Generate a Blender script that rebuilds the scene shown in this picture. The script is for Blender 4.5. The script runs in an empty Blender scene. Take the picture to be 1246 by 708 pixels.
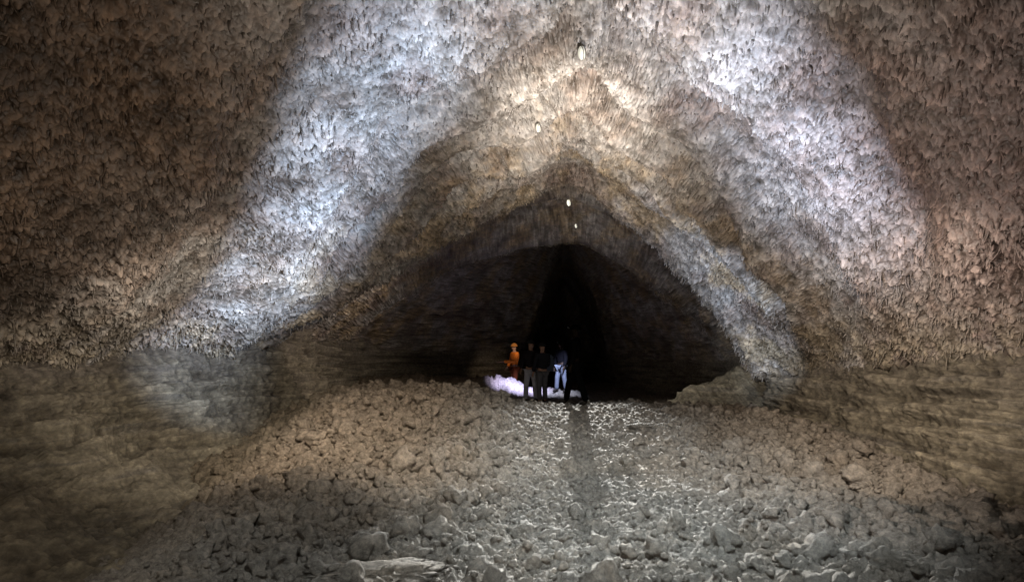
import bpy, bmesh, math, random, time
import numpy as np
from mathutils import Vector, Matrix
T0=time.time()
rng=np.random.default_rng(7); random.seed(7)
scene=bpy.context.scene
scene.view_settings.view_transform='Standard'; scene.view_settings.look='None'; scene.view_settings.exposure=0
col=scene.collection
# ------------------------------------------------------------ noise helpers
TAB=rng.random((64,64,64)).astype(np.float32)
def vn(x,y,z=None):
    if z is None: z=np.zeros_like(x)
    xi=np.floor(x).astype(np.int32); yi=np.floor(y).astype(np.int32); zi=np.floor(z).astype(np.int32)
    fx=x-xi; fy=y-yi; fz=z-zi
    fx=fx*fx*(3-2*fx); fy=fy*fy*(3-2*fy); fz=fz*fz*(3-2*fz)
    a=xi&63;b=(xi+1)&63;c=yi&63;d=(yi+1)&63;e=zi&63;f=(zi+1)&63
    r0=(TAB[a,c,e]*(1-fx)+TAB[b,c,e]*fx)*(1-fy)+(TAB[a,d,e]*(1-fx)+TAB[b,d,e]*fx)*fy
    r1=(TAB[a,c,f]*(1-fx)+TAB[b,c,f]*fx)*(1-fy)+(TAB[a,d,f]*(1-fx)+TAB[b,d,f]*fx)*fy
    return (r0*(1-fz)+r1*fz)*2-1
def fbm(x,y,z,o=4,g=.5):
    s=0;a=1;t=0;k=1.
    for i in range(o):
        s=s+a*vn(x*k+i*17.3,y*k+i*9.1,z*k+i*5.7); t+=a; a*=g; k*=2.03
    return s/t
def ridged(x,y,z,o=4,g=.6):
    s=0;a=1;t=0;k=1.
    for i in range(o):
        s=s+a*(1-2*np.abs(vn(x*k+i*7.3,y*k+i*3.1,z*k+i*5.7))); t+=a; a*=g; k*=2.1
    return s/t
JT=rng.random((128,128,3)).astype(np.float32)
def worley(x,y):
    xi=np.floor(x).astype(np.int32); yi=np.floor(y).astype(np.int32)
    f1=np.full(x.shape,9.,np.float32); f2=f1.copy(); cid=np.zeros(x.shape,np.float32)
    for i in(-1,0,1):
        for j in(-1,0,1):
            J=JT[(xi+i)&127,(yi+j)&127]
            dx=xi+i+J[...,0]-x; dy=yi+j+J[...,1]-y
            d=np.sqrt(dx*dx+dy*dy)
            m=d<f1
            f2=np.where(m,f1,np.minimum(f2,d)); f1=np.where(m,d,f1); cid=np.where(m,J[...,2],cid)
    return f1,f2,cid
def sstep(a,b,x):
    t=np.clip((x-a)/(b-a),0,1); return t*t*(3-2*t)
# ------------------------------------------------------------ cave sections (metres, eye level z=0)
KEYS=[
(-4,(-5.9,-.5),(5.9,.25),(.7,4.3),.55,.55,(-2.8,-2.0),(4.3,-2.1)),
( 2,(-5.9,-.5),(5.9,.25),(.7,4.2),.55,.55,(-2.8,-2.0),(4.3,-2.1)),
( 4.3,(-5.8,-.40),(5.75,.2),(.75,4.1),.5,.5,(-2.8,-2.0),(4.3,-2.1)),
( 6.5,(-5.6,-.24),(5.5,.10),(.8,3.95),.40,.40,(-3.2,-2.05),(4.4,-2.1)),
( 8.5,(-5.5,0),(5.45,0),(.92,3.85),.25,.25,(-3.7,-2.1),(4.5,-2.1)),
(10.2,(-5.2,.10),(5.3,-.15),(1.0,3.75),.10,.10,(-3.8,-2.1),(4.5,-2.0)),
(12.0,(-4.75,.35),(4.95,-.35),(1.08,3.58),0.,0.,(-3.7,-2.1),(4.6,-1.9)),
(12.3,(-5.3,.6),(6.0,-.1),(1.1,4.4),.25,.25,(-3.9,-2.1),(4.9,-1.9)),
(14.5,(-5.5,.6),(6.3,-.1),(1.3,4.6),.3,.3,(-4.0,-2.1),(4.6,-1.9)),
(16.8,(-5.4,.5),(6.6,-.2),(1.7,4.1),.35,.2,(-3.9,-2.1),(4.6,-1.8)),
(18.0,(-5.1,.4),(6.4,-.2),(1.87,3.25),.45,-.08,(-3.9,-2.1),(4.6,-1.8)),
(18.6,(-5.5,.4),(6.6,-.2),(1.9,4.4),.45,.1,(-4.2,-2.1),(4.6,-1.8)),
(21,(-4.4,.3),(5.6,-.1),(1.9,4.5),.3,.3,(-3.6,-2.1),(4.4,-1.8)),
(24,(-1.2,.2),(4.6,0),(2.0,4.7),.2,.2,(-.7,-2.1),(4.0,-1.8)),
(26,(.5,.2),(4.2,0),(2.2,4.6),.2,.2,(.7,-2.1),(3.9,-1.8)),
(36,(1.4,.2),(4.9,0),(3.1,3.8),.3,.3,(1.2,-2.1),(4.6,-1.8)),
(46,(2.5,-.6),(3.2,-.6),(2.9,-.2),.3,.3,(2.4,-1.8),(3.3,-1.8)),
]
LT=np.array([(0,0),(.33,.35),(.56,.60),(.74,.80),(.88,.93),(1,1)])
RT=np.array([(0,0),(.20,.32),(.385,.54),(.55,.70),(.79,.88),(1,1)])
def flank(lip,pk,tab,fat):
    n=len(tab); out=[]
    for i,(a,b) in enumerate(tab):
        th=i/(n-1)*math.pi/2
        ea,eb=1-math.cos(th),math.sin(th)
        a2=a*(1-fat)+ea*fat; b2=b*(1-fat)+eb*fat
        out.append((lip[0]+(pk[0]-lip[0])*a2, lip[1]+(pk[1]-lip[1])*b2))
    return out
def sect(k):
    Y,lL,lR,pk,fl,fr,bL,bR=k
    L=flank(lL,pk,LT,fl); R=flank(lR,pk,RT,fr)
    ceil=[(lL[0]+.0,lL[1]-.06)]+L+R[::-1][1:]+[(lR[0]-.0,lR[1]-.06)]
    def wall(lip,b,s):
        return [(lip[0]+s*.35,lip[1]+.55),(lip[0]+s*.10,lip[1]+.12),(lip[0]+s*.03,lip[1]-.18),
                (lip[0]+(b[0]-lip[0])*.07,lip[1]+(b[1]-lip[1])*.40),
                (lip[0]+(b[0]-lip[0])*.34,lip[1]+(b[1]-lip[1])*.70),
                b,(b[0]-s*.5,b[1]-.4)]
    return ceil,wall(lL,bL,-1),wall(lR,bR,1)
S=[sect(k) for k in KEYS]; KY=np.array([k[0] for k in KEYS],float)
yf=np.arange(-5,47,.05)
def loft(idx,Y,NU):
    C=np.array([s[idx] for s in S])
    K=C.shape[1]; D=np.zeros((len(yf),K,2))
    ker=np.exp(-.5*(np.arange(-8,9)*.05/.08)**2); ker/=ker.sum()
    for j in range(K):
        for c in range(2):
            v=np.interp(yf,KY,C[:,j,c]); v=np.pad(v,8,mode='edge'); D[:,j,c]=np.convolve(v,ker,'valid')
    E=np.zeros((len(Y),K,2))
    for j in range(K):
        for c in range(2): E[:,j,c]=np.interp(Y,yf,D[:,j,c])
    m=np.mean(np.linalg.norm(np.diff(C[:12],axis=1),axis=2),axis=0); cum=np.concatenate([[0],np.cumsum(m)])
    s=np.linspace(0,cum[-1],NU); W=np.zeros((NU,K))
    for a,sv in enumerate(s):
        i=min(max(np.searchsorted(cum,sv)-1,0),K-2); t=(sv-cum[i])/(cum[i+1]-cum[i])
        w=[-.5*t**3+t*t-.5*t,1.5*t**3-2.5*t*t+1,-1.5*t**3+2*t*t+.5*t,.5*t**3-.5*t*t]
        for q,ww in zip((i-1,i,i+1,i+2),w): W[a,min(max(q,0),K-1)]+=ww
    X=E[:,:,0]@W.T; Z=E[:,:,1]@W.T
    return X.astype(np.float32),Z.astype(np.float32),s.astype(np.float32),cum
def normals(P,sg=None):
    n=np.cross(np.gradient(P,axis=1),np.gradient(P,axis=0))
    n/=np.linalg.norm(n,axis=-1,keepdims=True)+1e-9
    if sg is None:
        c=np.stack([.6-P[...,0],0*P[...,0],.2-P[...,2]],-1); sg=np.sign((n*c).sum(-1).mean())
    return n*sg,sg
def fill(me,q,name,attr=None,smooth=True,attr2=None):
    n=len(q);k=q.shape[1]
    me.loops.add(n*k); me.loops.foreach_set('vertex_index',q.reshape(-1).astype(np.int32))
    me.polygons.add(n); me.polygons.foreach_set('loop_start',np.arange(0,n*k,k,dtype=np.int32))
    me.polygons.foreach_set('use_smooth',np.full(n,smooth))
    me.update(calc_edges=True)
    for nm,a in (('relief',attr),('upper',attr2)):
        if a is not None:
            at=me.attributes.new(nm,'FLOAT','POINT'); at.data.foreach_set('value',a.reshape(-1).astype(np.float32))
    ob=bpy.data.objects.new(name,me); col.objects.link(ob); return ob
def grid_mesh(name,P,attr=None,flip=False,attr2=None):
    ny,nu=P.shape[:2]; me=bpy.data.meshes.new(name)
    me.vertices.add(ny*nu); me.vertices.foreach_set('co',P.reshape(-1).astype(np.float32))
    i=np.arange(ny*nu).reshape(ny,nu)
    q=np.stack([i[:-1,:-1],i[:-1,1:],i[1:,1:],i[1:,:-1]],-1).reshape(-1,4)
    if flip:q=q[:,::-1]
    return fill(me,q,name,attr,True,attr2)
def ysamp(a,near,b,r,far,rf):
    out=list(np.arange(a,near,.06)); y=near
    while y<b: out.append(y); y*=1+r
    while y<far: out.append(y); y*=1+rf
    return np.array(out)
# ------------------------------------------------------------ materials
def nodes(name):
    m=bpy.data.materials.new(name); m.use_nodes=True; nt=m.node_tree; b=nt.nodes['Principled BSDF']; return m,nt,b
class NB:
    def __init__(s,nt): s.nt=nt; s.co=nt.nodes.new('ShaderNodeTexCoord').outputs['Object']
    def noise(s,sc,det=4,rough=.6,dist=0,vec=None,stretch=None):
        n=s.nt.nodes.new('ShaderNodeTexNoise'); n.inputs['Scale'].default_value=sc; n.inputs['Detail'].default_value=det
        n.inputs['Roughness'].default_value=rough; n.inputs['Distortion'].default_value=dist
        v=vec or s.co
        if stretch:
            mp=s.nt.nodes.new('ShaderNodeMapping'); mp.inputs['Scale'].default_value=stretch; s.nt.links.new(v,mp.inputs[0]); v=mp.outputs[0]
        s.nt.links.new(v,n.inputs['Vector']); return n.outputs['Fac']
    def ramp(s,f,stops):
        r=s.nt.nodes.new('ShaderNodeValToRGB'); e=r.color_ramp.elements
        while len(e)<len(stops): e.new(.5)
        for el,(p,c) in zip(e,stops): el.position=p; el.color=(*c,1) if len(c)==3 else c
        s.nt.links.new(f,r.inputs[0]); return r.outputs[0]
    def mix(s,f,a,b,mode='MIX'):
        m=s.nt.nodes.new('ShaderNodeMix'); m.data_type='RGBA'; m.blend_type=mode
        for k,v in ((0,f),(6,a),(7,b)):
            if isinstance(v,(int,float)): m.inputs[k].default_value=v
            elif isinstance(v,tuple): m.inputs[k].default_value=(*v,1)
            else: s.nt.links.new(v,m.inputs[k])
        return m.outputs[2]
    def math(s,op,a,b=0.,clamp=False):
        m=s.nt.nodes.new('ShaderNodeMath'); m.operation=op; m.use_clamp=clamp
        for k,v in ((0,a),(1,b)):
            if isinstance(v,(int,float)): m.inputs[k].default_value=v
            else: s.nt.links.new(v,m.inputs[k])
        return m.outputs[0]
    def attr(s,n):
        a=s.nt.nodes.new('ShaderNodeAttribute'); a.attribute_name=n; return a.outputs['Fac']
    def xyz(s):
        a=s.nt.nodes.new('ShaderNodeSeparateXYZ'); s.nt.links.new(s.co,a.inputs[0]); return a.outputs
    def rng(s,v,a,b,c=0.,d=1.):
        m=s.nt.nodes.new('ShaderNodeMapRange'); m.interpolation_type='SMOOTHSTEP'
        s.nt.links.new(v,m.inputs[0])
        for k,x in zip((1,2,3,4),(a,b,c,d)): m.inputs[k].default_value=x
        return m.outputs[0]
    def bump(s,h,st,dist,nrm=None):
        b=s.nt.nodes.new('ShaderNodeBump'); b.inputs['Strength'].default_value=st; b.inputs['Distance'].default_value=dist
        s.nt.links.new(h,b.inputs['Height'])
        if nrm: s.nt.links.new(nrm,b.inputs['Normal'])
        return b.outputs[0]
def mat_ceiling():
    m,nt,b=nodes('lava_lining'); n=NB(nt); X,Y,Z=n.xyz()
    big=n.noise(.8,4,.65); fine=n.noise(9,5,.7)
    c=n.ramp(big,[(.3,(.14,.10,.08)),(.45,(.22,.185,.16)),(.56,(.29,.27,.25)),(.7,(.165,.13,.112))])
    red=n.math('MULTIPLY',n.rng(X,2.0,4.4),n.rng(Y,9.5,5.5)); c=n.mix(n.math('MULTIPLY',red,.75),c,(.15,.097,.083))
    yel=n.math('MULTIPLY',n.rng(Y,7.8,10.5),n.rng(n.noise(1.1,3,.6),.46,.62)); c=n.mix(n.math('MULTIPLY',yel,.55),c,(.31,.22,.11))
    brn=n.math('MULTIPLY',n.rng(X,-1.2,-3.2),n.rng(Y,7.8,5)); c=n.mix(n.math('MULTIPLY',brn,.85),c,(.14,.085,.048))
    low=n.math('MULTIPLY',n.rng(Z,.75,-.1),n.rng(n.noise(2.2,4,.7),.35,.55)); c=n.mix(n.math('MULTIPLY',low,.8),c,(.205,.17,.12))
    c=n.mix(.85,c,n.ramp(fine,[(.3,(.32,.3,.28)),(.5,(.9,.9,.9)),(.68,(1.6,1.55,1.5))]),'MULTIPLY')
    c=n.mix(1.,c,n.ramp(n.attr('relief'),[(0,(.08,.07,.06)),(.30,(.45,.43,.4)),(.6,(1.0,1.,1.)),(1,(1.6,1.6,1.6))]),'MULTIPLY')  # cavity shade put into the colour: pits darkened, raised tips lightened
    nt.links.new(c,b.inputs['Base Color'])
    nt.links.new(n.rng(fine,.35,.65,.32,.75),b.inputs['Roughness'])
    nt.links.new(n.bump(n.noise(24,4,.65,stretch=(1,1,.6)),1.,.016),b.inputs['Normal']); return m
def mat_wall():
    m,nt,b=nodes('banded_lava_wall'); n=NB(nt); X,Y,Z=n.xyz()
    band=n.noise(1.,4,.6,.2,stretch=(.45,.45,7)); fine=n.noise(11,5,.7)
    c=n.ramp(band,[(.3,(.13,.11,.08)),(.45,(.20,.17,.125)),(.55,(.26,.22,.16)),(.66,(.17,.148,.12)),(.8,(.29,.25,.205))])
    gr=n.math('MULTIPLY',n.attr('upper'),n.rng(n.noise(2.5,4,.7),.3,.55)); c=n.mix(gr,c,(.18,.15,.125))
    blot=n.noise(1.6,4,.7); c=n.mix(n.rng(blot,.45,.65,0,.5),c,(.14,.115,.088))
    c=n.mix(.9,c,n.ramp(fine,[(.3,(.4,.4,.38)),(.5,(.85,.85,.83)),(.7,(1.5,1.5,1.4))]),'MULTIPLY')
    c=n.mix(1.,c,n.ramp(n.attr('relief'),[(0,(.28,.26,.24)),(.5,(.85,.85,.85)),(1,(1.2,1.2,1.2))]),'MULTIPLY')  # recesses between ledges darkened in the colour, like occlusion shade
    nt.links.new(c,b.inputs['Base Color']); b.inputs['Roughness'].default_value=.85; b.inputs['Specular IOR Level'].default_value=.2
    nt.links.new(n.bump(n.noise(30,5,.85),1.,.03),b.inputs['Normal']); return m
def mat_rock(name):
    m,nt,b=nodes(name); n=NB(nt)
    geo=nt.nodes.new('ShaderNodeNewGeometry'); n.co=geo.outputs['Position']; X,Y,Z=n.xyz()
    big=n.noise(.8,3,.6); fine=n.noise(17,5,.75)
    c=n.ramp(big,[(.32,(.22,.195,.165)),(.5,(.28,.265,.24)),(.66,(.32,.29,.25))])
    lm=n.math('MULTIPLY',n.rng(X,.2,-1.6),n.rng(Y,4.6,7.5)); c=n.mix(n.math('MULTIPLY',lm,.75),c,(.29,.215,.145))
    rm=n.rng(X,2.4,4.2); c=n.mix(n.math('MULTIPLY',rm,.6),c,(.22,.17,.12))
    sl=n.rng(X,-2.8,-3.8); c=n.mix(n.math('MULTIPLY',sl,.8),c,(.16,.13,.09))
    c=n.mix(.9,c,n.ramp(fine,[(.3,(.3,.29,.28)),(.5,(.85,.85,.85)),(.7,(1.5,1.45,1.4))]),'MULTIPLY')
    nt.links.new(c,b.inputs['Base Color']); b.inputs['Roughness'].default_value=1.; b.inputs['Specular IOR Level'].default_value=.0
    nt.links.new(n.bump(n.noise(40,5,.9),1.,.035),b.inputs['Normal']); return m
def mat_plain(name,c,r=.8,em=None,st=0,var=.3,spec=.3):
    m,nt,b=nodes(name); n=NB(nt)
    v=n.mix(var,c,n.ramp(n.noise(12,3,.6),[(.3,tuple(x*.5 for x in c)),(.7,tuple(min(1,x*1.5) for x in c))]))
    nt.links.new(v,b.inputs['Base Color']); b.inputs['Roughness'].default_value=r; b.inputs['Specular IOR Level'].default_value=spec
    if em: b.inputs['Emission Color'].default_value=(*em,1); b.inputs['Emission Strength'].default_value=st
    return m
M_C=mat_ceiling(); M_W=mat_wall(); M_R=mat_rock('clinker_rock')
# ------------------------------------------------------------ ceiling
Y=ysamp(-4,1.8,12.9,.0025,46,.010); NU=1500
X,Z,s,cum=loft(0,Y,NU); Yg=np.repeat(Y[:,None],NU,1).astype(np.float32); sg=np.repeat(s[None],len(Y),0)
N,sgn=normals(np.stack([X,Yg,Z],-1))
ipk=int(np.argmin(np.abs(s-cum[6]))); sp=s[ipk]
L=fbm(X*.55,Yg*.55,Z*.55,4)
fr=np.where(sg<sp,(sp-sg)/sp,(sg-sp)/(s[-1]-sp))
left=sg<sp
w1=fbm(sg*2.,Yg*2.,0*sg+1,2)*.35
w2=fbm(sg*7.,Yg*7.,0*sg+5,3)*.5
d=.17*L
wob=.50*fbm(sg*.6,Yg*.15,0*sg+31,3)
far=(1-sstep(10.9,11.6,Yg+.7*np.where(left,0,1)*sstep(.2,.5,fr)))*(1-.8*sstep(.72,.97,fr))
for (yc0,aL,aR,am,wd) in ((6.0,4.3,2.3,.50,.75),(7.4,3.2,3.0,.48,.45),(8.5,2.5,2.4,.46,.34),(9.5,1.8,1.7,.44,.30),(10.4,1.1,1.0,.34,.26),(4.0,3.6,3.0,.30,.9)):
    yc=yc0+np.where(left,aL,aR)*fr**1.35+wob+.18*fbm(sg*1.4,0*sg,0*sg+yc0*3,2)-.35*np.exp(-(fr/.12)**2)
    e=(Yg-yc)
    d+=am*(sstep(-wd,wd*.35,e)-sstep(wd*.40,wd*1.25,e))*np.clip(.9+.6*fbm(sg*.6,Yg*.2,0*sg+yc0,2),.1,1.3)*far
warp=fbm(sg*.42,Yg*.3,0*sg+3,3)*.9
ph=Yg/.55+warp*2.-np.where(left,4.,3.4)*fr**1.2; t=np.mod(ph,1); saw=t**1.4*(1-sstep(.80,1.,t))
d+=.11*saw*(.15+.85*sstep(-.25,.3,fbm(sg*.4,Yg*.4,0*sg+9,2)))*sstep(4,8,Yg)*(1-.7*sstep(.75,1,fr))
edge=12.0+.14*fbm(sg*1.3,0*sg,0*sg,3)
d+=.22*sstep(11.45,11.95,Yg)*(1-sstep(edge,edge+.08,Yg))
d+=.40*np.exp(-((Yg-15.4-.4*fbm(sg*.6,0*sg,0*sg,2))/.40)**2)*sstep(.75,.1,fr)
P=np.stack([X,Yg,Z],-1)+N*d[...,None]
Nf,_=normals(P,sgn); N2=.6*Nf+.4*N; N2/=np.linalg.norm(N2,axis=-1,keepdims=True)
Yp=Yg+1.0*d
g1,g2,cid2=worley(sg/.115+w1*2+w2,Yp/.042-w1*2+w2*1.4); a2=np.clip(1-1.4*g1,0,1)**.8*(.1+.9*cid2)
h1,h2,cid3=worley(sg/.060+3+w2*2,Yp/.027+w1*4+w2*1.5); a3=np.clip(1-1.35*h1,0,1)*(.2+.8*cid3)
env=.25+.75*sstep(-.35,.35,fbm(X*1.6,Yg*1.6,Z*1.6+7,3))
calm=1-.62*sstep(6.0,8.2,Yg)*sstep(.62,.2,fr); env=env*calm
rough=fbm(sg*6,Yp*10,0*sg,5,.7); rid=ridged(sg*5+w2*.5,Yp*12+w1*2,0*sg,4,.65)
clump=.040*a2*env+.030*a3*calm+.046*rough*calm+.036*rid*env
P=P+N2*clump[...,None]
P[...,2]-=.055*a2*env+.032*a3*calm+.025*np.clip(rid,0,1)*env
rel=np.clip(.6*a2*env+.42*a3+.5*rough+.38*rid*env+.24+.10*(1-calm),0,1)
PC=P; NC=N2
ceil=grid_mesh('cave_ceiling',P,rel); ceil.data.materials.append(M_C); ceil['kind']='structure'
print('ceil',time.time()-T0,P.shape)
# ------------------------------------------------------------ hanging lava drips
Ym=(Y>1.2)&(Y<20)
dY=np.gradient(Y); prob=dY*Ym*np.where(Y>12.9,.35,1.)
prob/=prob.sum(); ND=40000
iy=rng.choice(len(Y),ND,p=prob); iu=rng.integers(2,NU-2,ND)
rimw=np.exp(-((Y-11.98)/.10)**2)+np.exp(-((Y-18.)/.15)**2)*.5; rimw=rimw*dY; rimw/=rimw.sum(); nr=3500
iy3=rng.choice(len(Y),nr,p=rimw); iu3=rng.integers(2,NU-2,nr)
iy=np.concatenate([iy,iy3]); iu=np.concatenate([iu,iu3])
base=PC[iy,iu]; nn=NC[iy,iu]; n_=len(iy)
ln=(.025+.08*rng.random(n_)**2.0)*(.4+.9*env[iy,iu])
rd=np.clip(.004+.006*rng.random(n_)+.05*ln*rng.random(n_),.004,.011)
dirv=nn*rng.uniform(.1,.6,n_)[:,None]+np.array([0,0,-1.])+rng.normal(0,.15,(n_,3)); dirv/=np.linalg.norm(dirv,axis=1,keepdims=True)
tt=np.cross(dirv,[0.3,1,.1]); tt/=np.linalg.norm(tt,axis=1,keepdims=True); bb=np.cross(dirv,tt)
prof=[(-.35,1.5),(.0,1.2),(.35,.8),(.7,.55),(1.,.2)]; K=5
bend=rng.normal(0,.35,(n_,3))
vs=[]
for (tv,rv) in prof:
    cpt=base+dirv*(ln*tv)[:,None]+bend*(ln*max(tv,0)**2)[:,None]*.5
    for k in range(K):
        an=2*math.pi*k/K
        vs.append(cpt+(tt*math.cos(an)*1.15+bb*math.sin(an)*.9)*(rd*rv*(1+rng.normal(0,.2,n_)))[:,None])
V=np.stack(vs,1).reshape(-1,3); per=len(prof)*K
q=[]
for r in range(len(prof)-1):
    for k in range(K): q.append((r*K+k,r*K+(k+1)%K,(r+1)*K+(k+1)%K,(r+1)*K+k))
Q=(np.array(q)[None]+(np.arange(n_)*per)[:,None,None]).reshape(-1,4)
me=bpy.data.meshes.new('lava_drips'); me.vertices.add(len(V)); me.vertices.foreach_set('co',V.reshape(-1).astype(np.float32))
relv=np.tile(np.repeat([.15,.35,.5,.6,.75],K),n_)  # low relief at the roots, so they take the painted pit shade
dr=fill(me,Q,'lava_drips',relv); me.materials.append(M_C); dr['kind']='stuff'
dr['label']='thousands of small hanging lava drips covering the vault'; dr['category']='stalactites'
# ------------------------------------------------------------ lower walls
Yw=ysamp(-4,1.5,16.,.0036,46,.015)
for idx,nm in((1,'cave_wall'),(2,'cave_wall.001')):
    NW=520; X,Z,s,_c=loft(idx,Yw,NW); Yg=np.repeat(Yw[:,None],NW,1).astype(np.float32); sg=np.repeat(s[None],len(Yw),0)
    N,sgn=normals(np.stack([X,Yg,Z],-1))
    mid=sstep(0,.5,sg/s[-1]); d=.16*fbm(X*.6,Yg*.9,Z*.4,4)
    if idx==1:
        B=((4.9,.20,.7),(7.0,.22,.7),(9.2,.36,.8),(10.9,.15,.4),(13.2,.4,.5),(15.4,.4,.6))
    else:
        B=((4.6,.18,.6),(6.9,.18,.6),(8.8,.22,.6),(10.6,.15,.4),(14.4,1.0,1.2))
    for yc,am,wd in B:
        e=(Yg-yc-.2*fbm(sg*.8,Yg*0,0*sg+yc,2))/wd; d+=am*np.exp(-np.where(e<0,e*1.1,e*.8)**2)*(.35+.65*mid)
    P=np.stack([X,Yg,Z],-1)+N*d[...,None]
    Nf,_=normals(P,sgn)
    x,y,z=P[...,0],P[...,1],P[...,2]
    zz=z+.09*fbm(x*.6,y*.6,0*x,3)+.02*y*(1 if idx==1 else -1)
    led=np.zeros_like(z)
    for fr_,am in((3.2,.12),(8.1,.045)):
        t=np.mod(zz*fr_+fbm(x*.5,y*.5,z*0+fr_,3)*.9,1); led+=am*(sstep(0,.7,t)-sstep(.8,1,t))*(.15+1.1*sstep(-.25,.35,fbm(x*.9,y*.9,z+fr_,3)))
    g3=fbm(x*5,y*5,z*6,5,.7); r3=ridged(x*7,y*7,z*8,4,.6); k1,k2,c2=worley(sg/.07,Yg/.08); g1,g2,c1=worley(sg/.13,Yg/.10)
    up=1-sstep(.10,.36,sg/s[-1]+.06*fbm(sg*3,Yg*3,0*sg,3))
    d2=led*(1-.6*up)+.095*g3+.028*r3+.03*np.clip(1-1.3*g1,0,1)*c1*(.6+1.2*up)+.02*np.clip(1-1.3*k1,0,1)*c2*(.7+up)+.03*up*r3
    P=P+Nf*d2[...,None]
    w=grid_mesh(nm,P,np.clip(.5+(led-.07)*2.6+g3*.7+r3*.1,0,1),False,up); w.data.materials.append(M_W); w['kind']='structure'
print('walls',time.time()-T0)
# ------------------------------------------------------------ ground
XL=lambda y:np.interp(y,[2,4.3,6.5,8.5,12],[-2.5,-2.5,-3.0,-3.4,-3.6])
def ground_base(x,y):
    z=-1.68+0*x
    crest=.60+.14*sstep(.2,-1.6,x)-.06*np.exp(-((x-1.)/.9)**2)
    up=sstep(6.0,12.1,y)
    down=sstep(12.8,14.6,y)
    z=z+crest*up-down*(crest-.22)
    z=z+.13*np.exp(-((x+1.9)/1.3)**2)*sstep(5,8,y)*(1-sstep(13,15,y))
    z=z+.12*sstep(1.9,3.6,x)*sstep(1,5,y)*(1-sstep(8,11,y))-.16*sstep(2.2,3.6,x)*sstep(9.5,11.5,y)*(1-sstep(14,16,y))-.10*sstep(4.2,5.4,x)
    z=z-.40*sstep(-2.8,-4.4,x)*(1-sstep(6,9,y))-.45*sstep(-3.1,-5.0,x)*sstep(6.5,10.5,y)*(1-sstep(14,17,y))
    z=z+(.26+.29*sstep(.9,-.1,x))*sstep(17.6,20.,y)*(1-sstep(20.1,21.,y))*sstep(2.6,1.6,x)
    return z+.10*fbm(x*.5,y*.5,0*x+2,3)
def rubble(x,y):
    wx=.25*fbm(x*2.5,y*2.5,0*x,2); wy=.3*fbm(x*9,y*9,0*x+3,3)
    f1,f2,c=worley(x/.30+wx*2+wy*.6,y/.30-wx*2+wy*.6); f3,f4,c2=worley(x/.13-wx*3+wy,y/.13+wx*3-wy); f5,f6,c3=worley(x/.055+wy,y/.055+wx)
    lm=.25+.85*sstep(.6,-1.0,x)*sstep(4.5,6.5,y)+.40*sstep(2.0,3.2,x)
    sm=1-.45*sstep(XL(y)+.2,XL(y)-.9,x)*(1-sstep(9,12,y))
    cm=1-.22*np.exp(-((x-.9)/1.3)**2)
    dm=lambda a,b,cc:(.35*sstep(0,.4,b-a)*(1-.5*a)+.75*np.clip(1-1.2*a,0,1)**.7)*(.15+.85*cc)
    k1=dm(f1,f2,c); k2=dm(f3,f4,c2); k3=dm(f5,f6,c3)
    return (.20*k1*np.clip(lm,0,1.1)+.080*k2*cm)*sm+.038*k3*cm+.075*(1-.25*(1-cm))*fbm(x*7,y*7,0*x,5,.8)
yg=ysamp(-4,3.2,13.5,.0030,46,.012); xg=np.arange(-6.1,6.8,.0148)
XX,YY=np.meshgrid(xg,yg); XX=XX.astype(np.float32); YY=YY.astype(np.float32)
rb=rubble(XX,YY); GZ=ground_base(XX,YY)+rb
P=np.stack([XX+.03*fbm(XX*9,YY*9,rb*10,2),YY,GZ],-1)
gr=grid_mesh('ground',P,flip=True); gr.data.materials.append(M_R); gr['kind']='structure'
def gz(x,y):
    i=np.clip(np.searchsorted(yg,y),0,len(yg)-1); j=np.clip(((np.asarray(x)+6.1)/.0148).astype(int),0,len(xg)-1); return GZ[i,j]
print('ground',time.time()-T0)
# ------------------------------------------------------------ rubble stones
def ico(sub):
    bm=bmesh.new(); bmesh.ops.create_icosphere(bm,subdivisions=sub,radius=1); v=np.array([x.co[:] for x in bm.verts]); f=np.array([[q.index for q in p.verts] for p in bm.faces]); bm.free(); return v,f
def rockshape(v,seed,k=1.):
    r=np.random.default_rng(seed); d=np.ones(len(v))*1.25
    for i in range(9):
        n=r.normal(0,1,3); n/=np.linalg.norm(n); c=r.uniform(.5,.95); dp=v@n
        d=np.where(dp>.05,np.minimum(d,c/np.maximum(dp,.05)),d)
    o=seed*7.31
    d=d+k*(.36*fbm(v[:,0]*1.7+o,v[:,1]*1.7,v[:,2]*1.7,2)+.60*fbm(v[:,0]*4+o,v[:,1]*4,v[:,2]*4,3,.85))
    return v*d[:,None]*np.array([1,r.uniform(.7,1),r.uniform(.6,.9)])
def rotm(n):
    a,b,c=rng.uniform(0,2*math.pi,(3,n)); b=rng.normal(0,.6,n); c=rng.normal(0,.6,n)
    ca,sa,cb,sb,cc,sc=np.cos(a),np.sin(a),np.cos(b),np.sin(b),np.cos(c),np.sin(c); z=np.zeros(n);o=np.ones(n)
    A=np.stack([ca,-sa,z,sa,ca,z,z,z,o],-1).reshape(n,3,3);B=np.stack([o,z,z,z,cb,-sb,z,sb,cb],-1).reshape(n,3,3);C=np.stack([cc,z,sc,z,o,z,-sc,z,cc],-1).reshape(n,3,3)
    return A@B@C
VV=[];FF=[];off=0
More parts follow.
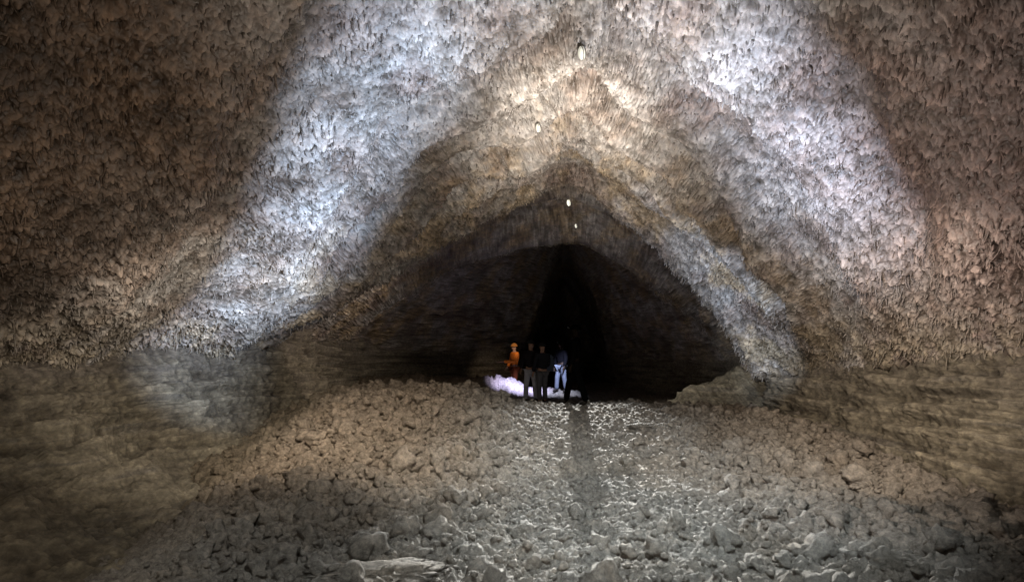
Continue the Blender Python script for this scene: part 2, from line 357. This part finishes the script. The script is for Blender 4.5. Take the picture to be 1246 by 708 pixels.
def scatter(n,sub,smin,smax,pw,sel):
    global off
    v0,f0=ico(sub); x=rng.uniform(-4.0,5.0,n*4); y=3.2*(13.6/3.2)**rng.random(n*4)
    p=sel(x,y)*np.where(x>XL(y),1.,.2); keep=rng.random(n*4)<p; x=x[keep][:n]; y=y[keep][:n]; m=len(x)
    sz=(smin+(smax-smin)*rng.random(m)**pw)*np.where(x>XL(y),1.,.6); R=rotm(m); z=gz(x,y)+sz*.12
    for k in range(10):
        ii=np.arange(k,m,10); sh=rockshape(v0,k+sub*20+3)
        P=np.einsum('nij,vj->nvi',R[ii],sh)*sz[ii][:,None,None]+np.stack([x[ii],y[ii],z[ii]],-1)[:,None]
        VV.append(P.reshape(-1,3)); FF.append((f0[None]+(np.arange(len(ii))*len(v0))[:,None,None]).reshape(-1,3)+off); off+=len(ii)*len(v0)
L_=lambda x,y:(.06+.8*sstep(.5,-1.,x)*sstep(4.2,6.5,y)+.40*sstep(2.0,3.2,x))
scatter(2100,3,.04,.16,1.8,lambda x,y:np.clip(L_(x,y),0,1)*.9)
scatter(9500,2,.014,.05,1.6,lambda x,y:(.40+.60*np.clip(L_(x,y)*1.5,0,1)))
V=np.concatenate(VV);F=np.concatenate(FF)
me=bpy.data.meshes.new('rubble'); me.vertices.add(len(V)); me.vertices.foreach_set('co',V.reshape(-1).astype(np.float32))
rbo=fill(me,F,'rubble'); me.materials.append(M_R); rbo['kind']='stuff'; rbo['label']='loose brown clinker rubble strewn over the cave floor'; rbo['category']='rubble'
print('rubble',time.time()-T0,len(V))
v0,f0=ico(5)
BL=[(-1.25,7.2,.18,(1,.9,.6)),(2.05,9.7,.18,(1.1,.8,.6)),(-2.1,8.2,.20,(1,1,.7)),(-2.6,9.5,.22,(1,.8,.8)),(-1.6,10.6,.22,(1.2,.9,.7)),(-2.4,11.6,.23,(1,1,.8)),
    (3.9,6.6,.19,(1.1,.9,.8)),(4.3,7.4,.18,(1,1,.7)),(-1.9,6.1,.15,(1,1,.8)),(3.1,11.4,.18,(1.2,.8,.7)),(-1.1,4.45,.40,(1.25,.7,.16)),(2.5,6.1,.11,(1,.9,.7))]
for i,(x,y,sz,sc) in enumerate(BL):
    sh=rockshape(v0,200+i,.9)*np.array(sc)*sz
    me=bpy.data.meshes.new('boulder'); me.vertices.add(len(sh)); me.vertices.foreach_set('co',sh.reshape(-1).astype(np.float32))
    o=fill(me,f0,'boulder' if sc[2]>.3 else 'flat_rock_slab'); me.materials.append(M_R); o.rotation_euler=(random.uniform(-.1,.1),random.uniform(-.1,.1),random.uniform(-.4,.4))
    o.location=(x,y,float(ground_base(np.array([x]),np.array([y]))[0])+sz*sc[2]*.5+.04)
    if sc[2]>.3: o['label']='rough brown lava boulder lying in the rubble'; o['category']='boulder'; o['group']='boulders on the cave floor'
    else: o['label']='flat pale grey lava slab lying on the gravel'; o['category']='rock'
# ------------------------------------------------------------ people
def skin(name,pts,edges,rad,root,mat,parent=None,sub=2):
    me=bpy.data.meshes.new(name); me.from_pydata(pts,edges,[]); o=bpy.data.objects.new(name,me); col.objects.link(o)
    md=o.modifiers.new('s','SKIN'); md.use_smooth_shade=True
    for i,r in enumerate(rad): me.skin_vertices[0].data[i].radius=r if isinstance(r,tuple) else (r,r)
    me.skin_vertices[0].data[root].use_root=True
    o.modifiers.new('u','SUBSURF').levels=sub
    dg=bpy.context.evaluated_depsgraph_get(); nm=bpy.data.meshes.new_from_object(o.evaluated_get(dg)); o.modifiers.clear(); o.data=nm
    nm.materials.clear(); nm.materials.append(mat); nm.polygons.foreach_set('use_smooth',[True]*len(nm.polygons)); nm.name=name
    if parent: o.parent=parent
    return o
def person(loc,rot,jc,tc,h=1.75,stride=.0,arm=(.15,.1),helmet=(.3,.3,.3),label='',gap=0.,skinc=(.30,.18,.13),spec=.1):
    e=bpy.data.objects.new('person',None); col.objects.link(e); e.empty_display_size=.2
    e.location=loc; e.rotation_euler=(0,0,rot); k=h/1.75; e.scale=(k,k,k); e['label']=label; e['category']='person'; e['group']='visitors standing in the cave'
    P={'pel':(0,0,.95),'sp':(0,.01,1.13),'ch':(0,.0,1.33),'nb':(0,0,1.47),'nk':(0,.01,1.54),'hd':(0,.02,1.63),'ht':(0,.01,1.71),'ns':(0,.115,1.62)}
    R={'pel':(.14,.10),'sp':(.125,.09),'ch':(.155,.105),'nb':(.075,.07),'nk':.052,'hd':(.075,.092),'ht':(.065,.075),'ns':.012}
    E=[('pel','sp'),('sp','ch'),('ch','nb'),('nb','nk'),('nk','hd'),('hd','ht'),('hd','ns')]
    for s,n in((-1,'l'),(1,'r')):
        st=stride*s; P['ear'+n]=(s*.085,.01,1.63); R['ear'+n]=.012; E.append(('hd','ear'+n))
        P['h'+n]=(s*.09,0,.88);P['k'+n]=(s*(.115+gap*.5),st*.6+.03,.49);P['a'+n]=(s*(.13+gap),st,.09);P['t'+n]=(s*(.15+gap),st+.16,.04)
        R['h'+n]=.092;R['k'+n]=.058;R['a'+n]=.042;R['t'+n]=(.042,.03); E+=[('pel','h'+n),('h'+n,'k'+n),('k'+n,'a'+n),('a'+n,'t'+n)]
        A=arm[0 if s<0 else 1]
        P['s'+n]=(s*.19,0,1.41);P['e'+n]=(s*.25,.02+A*.15,1.14);P['w'+n]=(s*.23,.08+A*.9,.90+A*.5);P['p'+n]=(s*.225,.10+A*1.15,.83+A*.6)
        R['s'+n]=.062;R['e'+n]=.042;R['w'+n]=.028;R['p'+n]=(.036,.018); E+=[('ch','s'+n),('s'+n,'e'+n),('e'+n,'w'+n),('w'+n,'p'+n)]
        d=Vector(P['p'+n])-Vector(P['w'+n]); d.normalize(); pv=Vector(P['p'+n])
        for f in range(4):
            o=Vector((0,(f-1.5)*.019,0)); L=(.065,.075,.07,.055)[f]
            a=pv+o*1.0+d*.035; b=a+d*L*.6; c=b+(d+Vector((-s*.5,0,0))).normalized()*L*.4
            for q,v,r in(('A',a,.009),('B',b,.0085),('C',c,.007)): P[f'f{n}{f}{q}']=tuple(v);R[f'f{n}{f}{q}']=r
            E+=[('p'+n,f'f{n}{f}A'),(f'f{n}{f}A',f'f{n}{f}B'),(f'f{n}{f}B',f'f{n}{f}C')]
        a=pv+Vector((0,.035,0)); b=a+Vector((-s*.01,.02,0))+d*.04; P['th'+n]=tuple(a);P['tj'+n]=tuple(b);R['th'+n]=.011;R['tj'+n]=.009;E+=[('p'+n,'th'+n),('th'+n,'tj'+n)]
    def sub(keys,g,nm,mat,ov={}):
        ks=[q for q in P if q in keys]; ix={q:i for i,q in enumerate(ks)}
        rr=[]
        for q in ks:
            r=ov.get(q,R[q]); r=r if isinstance(r,tuple) else (r,r); rr.append((r[0]+g,r[1]+g))
        root=ix.get('pel',0)
        return skin(nm,[P[q] for q in ks],[(ix[a],ix[b]) for a,b in E if a in ix and b in ix],rr,root,mat,e,2)
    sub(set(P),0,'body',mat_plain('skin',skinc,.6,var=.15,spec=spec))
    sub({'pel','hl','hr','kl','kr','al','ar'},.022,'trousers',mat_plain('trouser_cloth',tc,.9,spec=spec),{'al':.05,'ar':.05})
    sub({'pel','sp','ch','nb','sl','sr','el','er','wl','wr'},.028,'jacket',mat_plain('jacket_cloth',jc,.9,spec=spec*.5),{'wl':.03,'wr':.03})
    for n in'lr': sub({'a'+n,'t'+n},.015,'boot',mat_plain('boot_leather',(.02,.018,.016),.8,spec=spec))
    bm=bmesh.new(); bmesh.ops.create_uvsphere(bm,u_segments=20,v_segments=12,radius=.125)
    bmesh.ops.delete(bm,geom=[v for v in bm.verts if v.co.z<-.02],context='VERTS')
    for v in bm.verts:
        if v.co.z<.02: v.co.x*=1.12; v.co.y*=1.15
        v.co.x*=.92
    bmesh.ops.solidify(bm,geom=bm.faces[:],thickness=.006)
    me=bpy.data.meshes.new('helmet'); bm.to_mesh(me); bm.free(); me.materials.append(mat_plain('helmet_shell',helmet,.95,var=.1,spec=spec*.3)); o=bpy.data.objects.new('helmet',me); col.objects.link(o); o.parent=e; o.location=(0,.015,1.68)
    bm=bmesh.new(); bmesh.ops.create_cone(bm,cap_ends=True,segments=16,radius1=.026,radius2=.032,depth=.04,matrix=Matrix.Rotation(math.radians(-90),4,'X'))
    me=bpy.data.meshes.new('headlamp'); bm.to_mesh(me); bm.free(); me.materials.append(mat_plain('headlamp_glass',(.02,.02,.02),.5,spec=spec)); o=bpy.data.objects.new('headlamp',me); col.objects.link(o); o.parent=e; o.location=(0,.165,1.72)
    return e
def gl(x,y): return float(ground_base(np.array([x]),np.array([y]))[0])+.05
def at(px,Y,**k):
    x=(px-623)/742*Y; return person((x,Y,gl(x,Y)),**k)
at(626,21.2,rot=2.0,jc=(.75,.20,.03),tc=(.12,.03,.01),h=1.7,arm=(.5,.1),helmet=(.3,.12,.03),label='person in orange jacket holding one hand forward')
at(646,17.6,rot=math.pi-.4,jc=(.02,.017,.02),tc=(.36,.36,.4),h=1.76,stride=.08,helmet=(.02,.02,.02),label='person in dark jacket and pale grey trousers')
at(660,16.7,rot=.5,jc=(.02,.02,.025),tc=(.10,.10,.11),h=1.62,stride=.05,arm=(.05,.3),helmet=(.02,.02,.02),label='person in black jacket and grey trousers, back turned')
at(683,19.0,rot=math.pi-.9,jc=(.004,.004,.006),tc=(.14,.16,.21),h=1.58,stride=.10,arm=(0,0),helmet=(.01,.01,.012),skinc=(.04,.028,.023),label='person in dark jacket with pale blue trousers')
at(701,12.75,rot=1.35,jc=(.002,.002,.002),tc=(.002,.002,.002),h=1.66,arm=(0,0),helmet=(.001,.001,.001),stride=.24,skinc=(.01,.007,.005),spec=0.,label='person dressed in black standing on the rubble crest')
# ------------------------------------------------------------ ceiling lamps
def hit(px,py):
    d=Vector(((px-623)/742,1,(430-py)/742)).normalized()
    ok,l,n,i=ceil.ray_cast(Vector((0,0,0)),d); return l,d
HS=mat_plain('lamp_housing',(.12,.11,.10),.7)
for px,py,r,em in((708,65,.075,.4),(655,156,.062,.35),(692,247,.085,1.2),(701,275,.06,.9)):
    l,d=hit(px,py); print('lamp',l)
    GL=mat_plain('lamp_glass',(.6,.6,.52),.3,em=(1,.97,.80),st=em,var=.0)
    e=bpy.data.objects.new('ceiling_lamp',None); col.objects.link(e); e.location=l-d*.14; e['label']='small round glowing lamp fixed to the rock vault'; e['category']='lamp'; e['group']='lamps fixed along the vault'
    e.rotation_euler=Vector((-.92,-.12,-.2)).to_track_quat('Z','Y').to_euler(); e.empty_display_size=.1
    for nm,mt in(('housing',HS),('lamp_glass',GL)):
        bm=bmesh.new()
        if nm=='housing': bmesh.ops.create_cone(bm,cap_ends=True,segments=24,radius1=r*.8,radius2=r*1.06,depth=.04); bmesh.ops.translate(bm,verts=bm.verts,vec=(0,0,-.012))
        else:
            bmesh.ops.create_uvsphere(bm,u_segments=24,v_segments=12,radius=r)
            for v in bm.verts: v.co.z*=.55
        me=bpy.data.meshes.new(nm); bm.to_mesh(me); bm.free(); me.materials.append(mt); me.polygons.foreach_set('use_smooth',[True]*len(me.polygons))
        o=bpy.data.objects.new(nm,me); col.objects.link(o); o.parent=e
# ------------------------------------------------------------ lights
w=bpy.data.worlds.new('World'); scene.world=w; w.use_nodes=True; w.node_tree.nodes['Background'].inputs[0].default_value=(.5,.55,.7,1); w.node_tree.nodes['Background'].inputs[1].default_value=.01
def spot(loc,tgt,P,c,ang,blend=1.,r=.05,name='unseen_spot'):  # spots without lamp bodies: headlamp sweeps and added fill
    l=bpy.data.lights.new(name,'SPOT'); l.energy=P; l.color=c; l.spot_size=math.radians(ang); l.spot_blend=blend; l.shadow_soft_size=r
    o=bpy.data.objects.new(name,l); col.objects.link(o); o.location=loc; o.rotation_euler=(Vector(tgt)-Vector(loc)).to_track_quat('-Z','Y').to_euler(); return o
def pt(loc,P,c,r=.1):  # bare point light, added as fill, no lantern modelled
    l=bpy.data.lights.new('fill_light','POINT'); l.energy=P; l.color=c; l.shadow_soft_size=r
    o=bpy.data.objects.new('fill_light',l); col.objects.link(o); o.location=loc; return o
COOL=(.54,.71,1.); NEU=(1,.90,.79); WARM=(1,.88,.75)
pt((-.5,-.5,.6),110,NEU,.15)  # added fill behind the camera, source unseen
spot((.7,2.8,-1.1),(.0,7.8,2.8),520,NEU,118)  # added general fill from below, brings out the drips
spot((1.2,3.9,-.6),(5.2,8.0,1.2),420,(1,.88,.80),108)  # added general fill for the right flank
# left band, one long sweep
spot((.4,4.0,.8),(-.7,5.9,3.6),720,COOL,50)
spot((.0,4.6,.6),(-1.6,7.0,3.15),1200,COOL,43)
spot((-.4,5.2,.5),(-2.5,8.1,2.5),1300,COOL,41)
spot((-.9,5.8,.4),(-3.4,9.1,1.8),1300,COOL,41)
spot((-1.5,6.6,.3),(-4.3,9.8,1.0),1000,COOL,42)
spot((-2.3,7.0,.3),(-5.1,9.8,-.2),900,COOL,44)
# right band
spot((1.1,4.2,.8),(1.9,6.3,3.4),620,(.62,.74,1.),48)
spot((1.3,4.7,.8),(2.9,7.0,3.0),900,(.60,.73,1.),42)
spot((1.6,5.0,.8),(3.9,7.8,2.5),1250,(.58,.72,1.),41)
spot((2.1,5.4,.8),(4.8,8.2,1.9),620,(.66,.77,1.),44)
# lit edge of the inner arch
spot((1.5,8.2,1.2),(2.6,11.6,2.6),260,(.72,.81,1.),36)
spot((1.8,8.0,1.1),(3.5,11.5,2.0),380,(.62,.76,1.),34)
spot((2.1,8.0,1.0),(4.2,11.5,1.35),480,(.57,.73,1.),32)
spot((2.5,8.0,.7),(4.7,11.5,.6),560,(.56,.73,1.),32)
spot((3.0,8.4,.5),(4.95,11.6,-.2),520,(.62,.77,1.),28)
# crown: added spots, no lamp bodies
spot((.85,8.3,.3),(1.0,10.1,3.4),300,(1,.91,.80),86)
spot((.5,6.6,2.0),(1.05,9.4,4.1),520,(1,.91,.81),78)
spot((.8,5.4,.6),(.9,7.6,3.8),560,(1,.94,.88),88)
# floor: backlight from behind the people, the rest added fill
spot((2.28,24.5,4.0),(.95,6.5,-1.65),150000,(.93,.97,1.),14,1.,.03)
spot((1.5,2.6,3.0),(1.5,6.2,-1.6),1500,(.84,.95,1.),64)
spot((-.8,4.2,2.5),(-1.4,9.0,-1.2),1500,(1,.93,.83),60)
spot((-.4,2.2,2.6),(-.6,5.4,-1.6),430,(.93,.97,.95),72)
spot((2.4,4.6,1.8),(3.8,8.4,-1.3),700,WARM,66)
spot((2.4,4.6,1.0),(5.6,8.2,-.6),520,WARM,74)
spot((-1.8,5.2,.6),(-5.2,9.8,-.9),560,(1,.91,.79),84)
spot((-1.6,2.4,1.1),(-5.0,6.0,-1.2),190,(1,.90,.77),84)
# dim chamber: added spots with no source in it
spot((-.2,13.2,1.4),(-4.6,15.8,.2),600,(1,.88,.78),80)
spot((1.6,13.6,1.2),(5.0,14.8,-.5),320,(.95,.93,.88),74)
spot((1.2,13.4,.8),(1.6,16.6,3.6),90,(1,.92,.84),66)
# lamps among the people
spot((.5,17.4,1.1),(.25,19.6,-1.2),3600,(.58,.57,1.),46)
spot((1.5,17.6,.9),(1.4,19.6,-1.7),750,(.66,.72,1.),42)
spot((.5,19.3,1.2),(.1,21.2,.3),150,(1,.8,.6),34)
# ------------------------------------------------------------ camera
cam=bpy.data.cameras.new('camera'); co=bpy.data.objects.new('camera',cam); col.objects.link(co)
cam.sensor_width=36; cam.lens=18/(623/742); cam.shift_y=76/1246; cam.clip_end=300; cam.clip_start=.05
co.location=(0,0,0); co.rotation_euler=(math.radians(90),0,0); scene.camera=co
print('done',time.time()-T0)
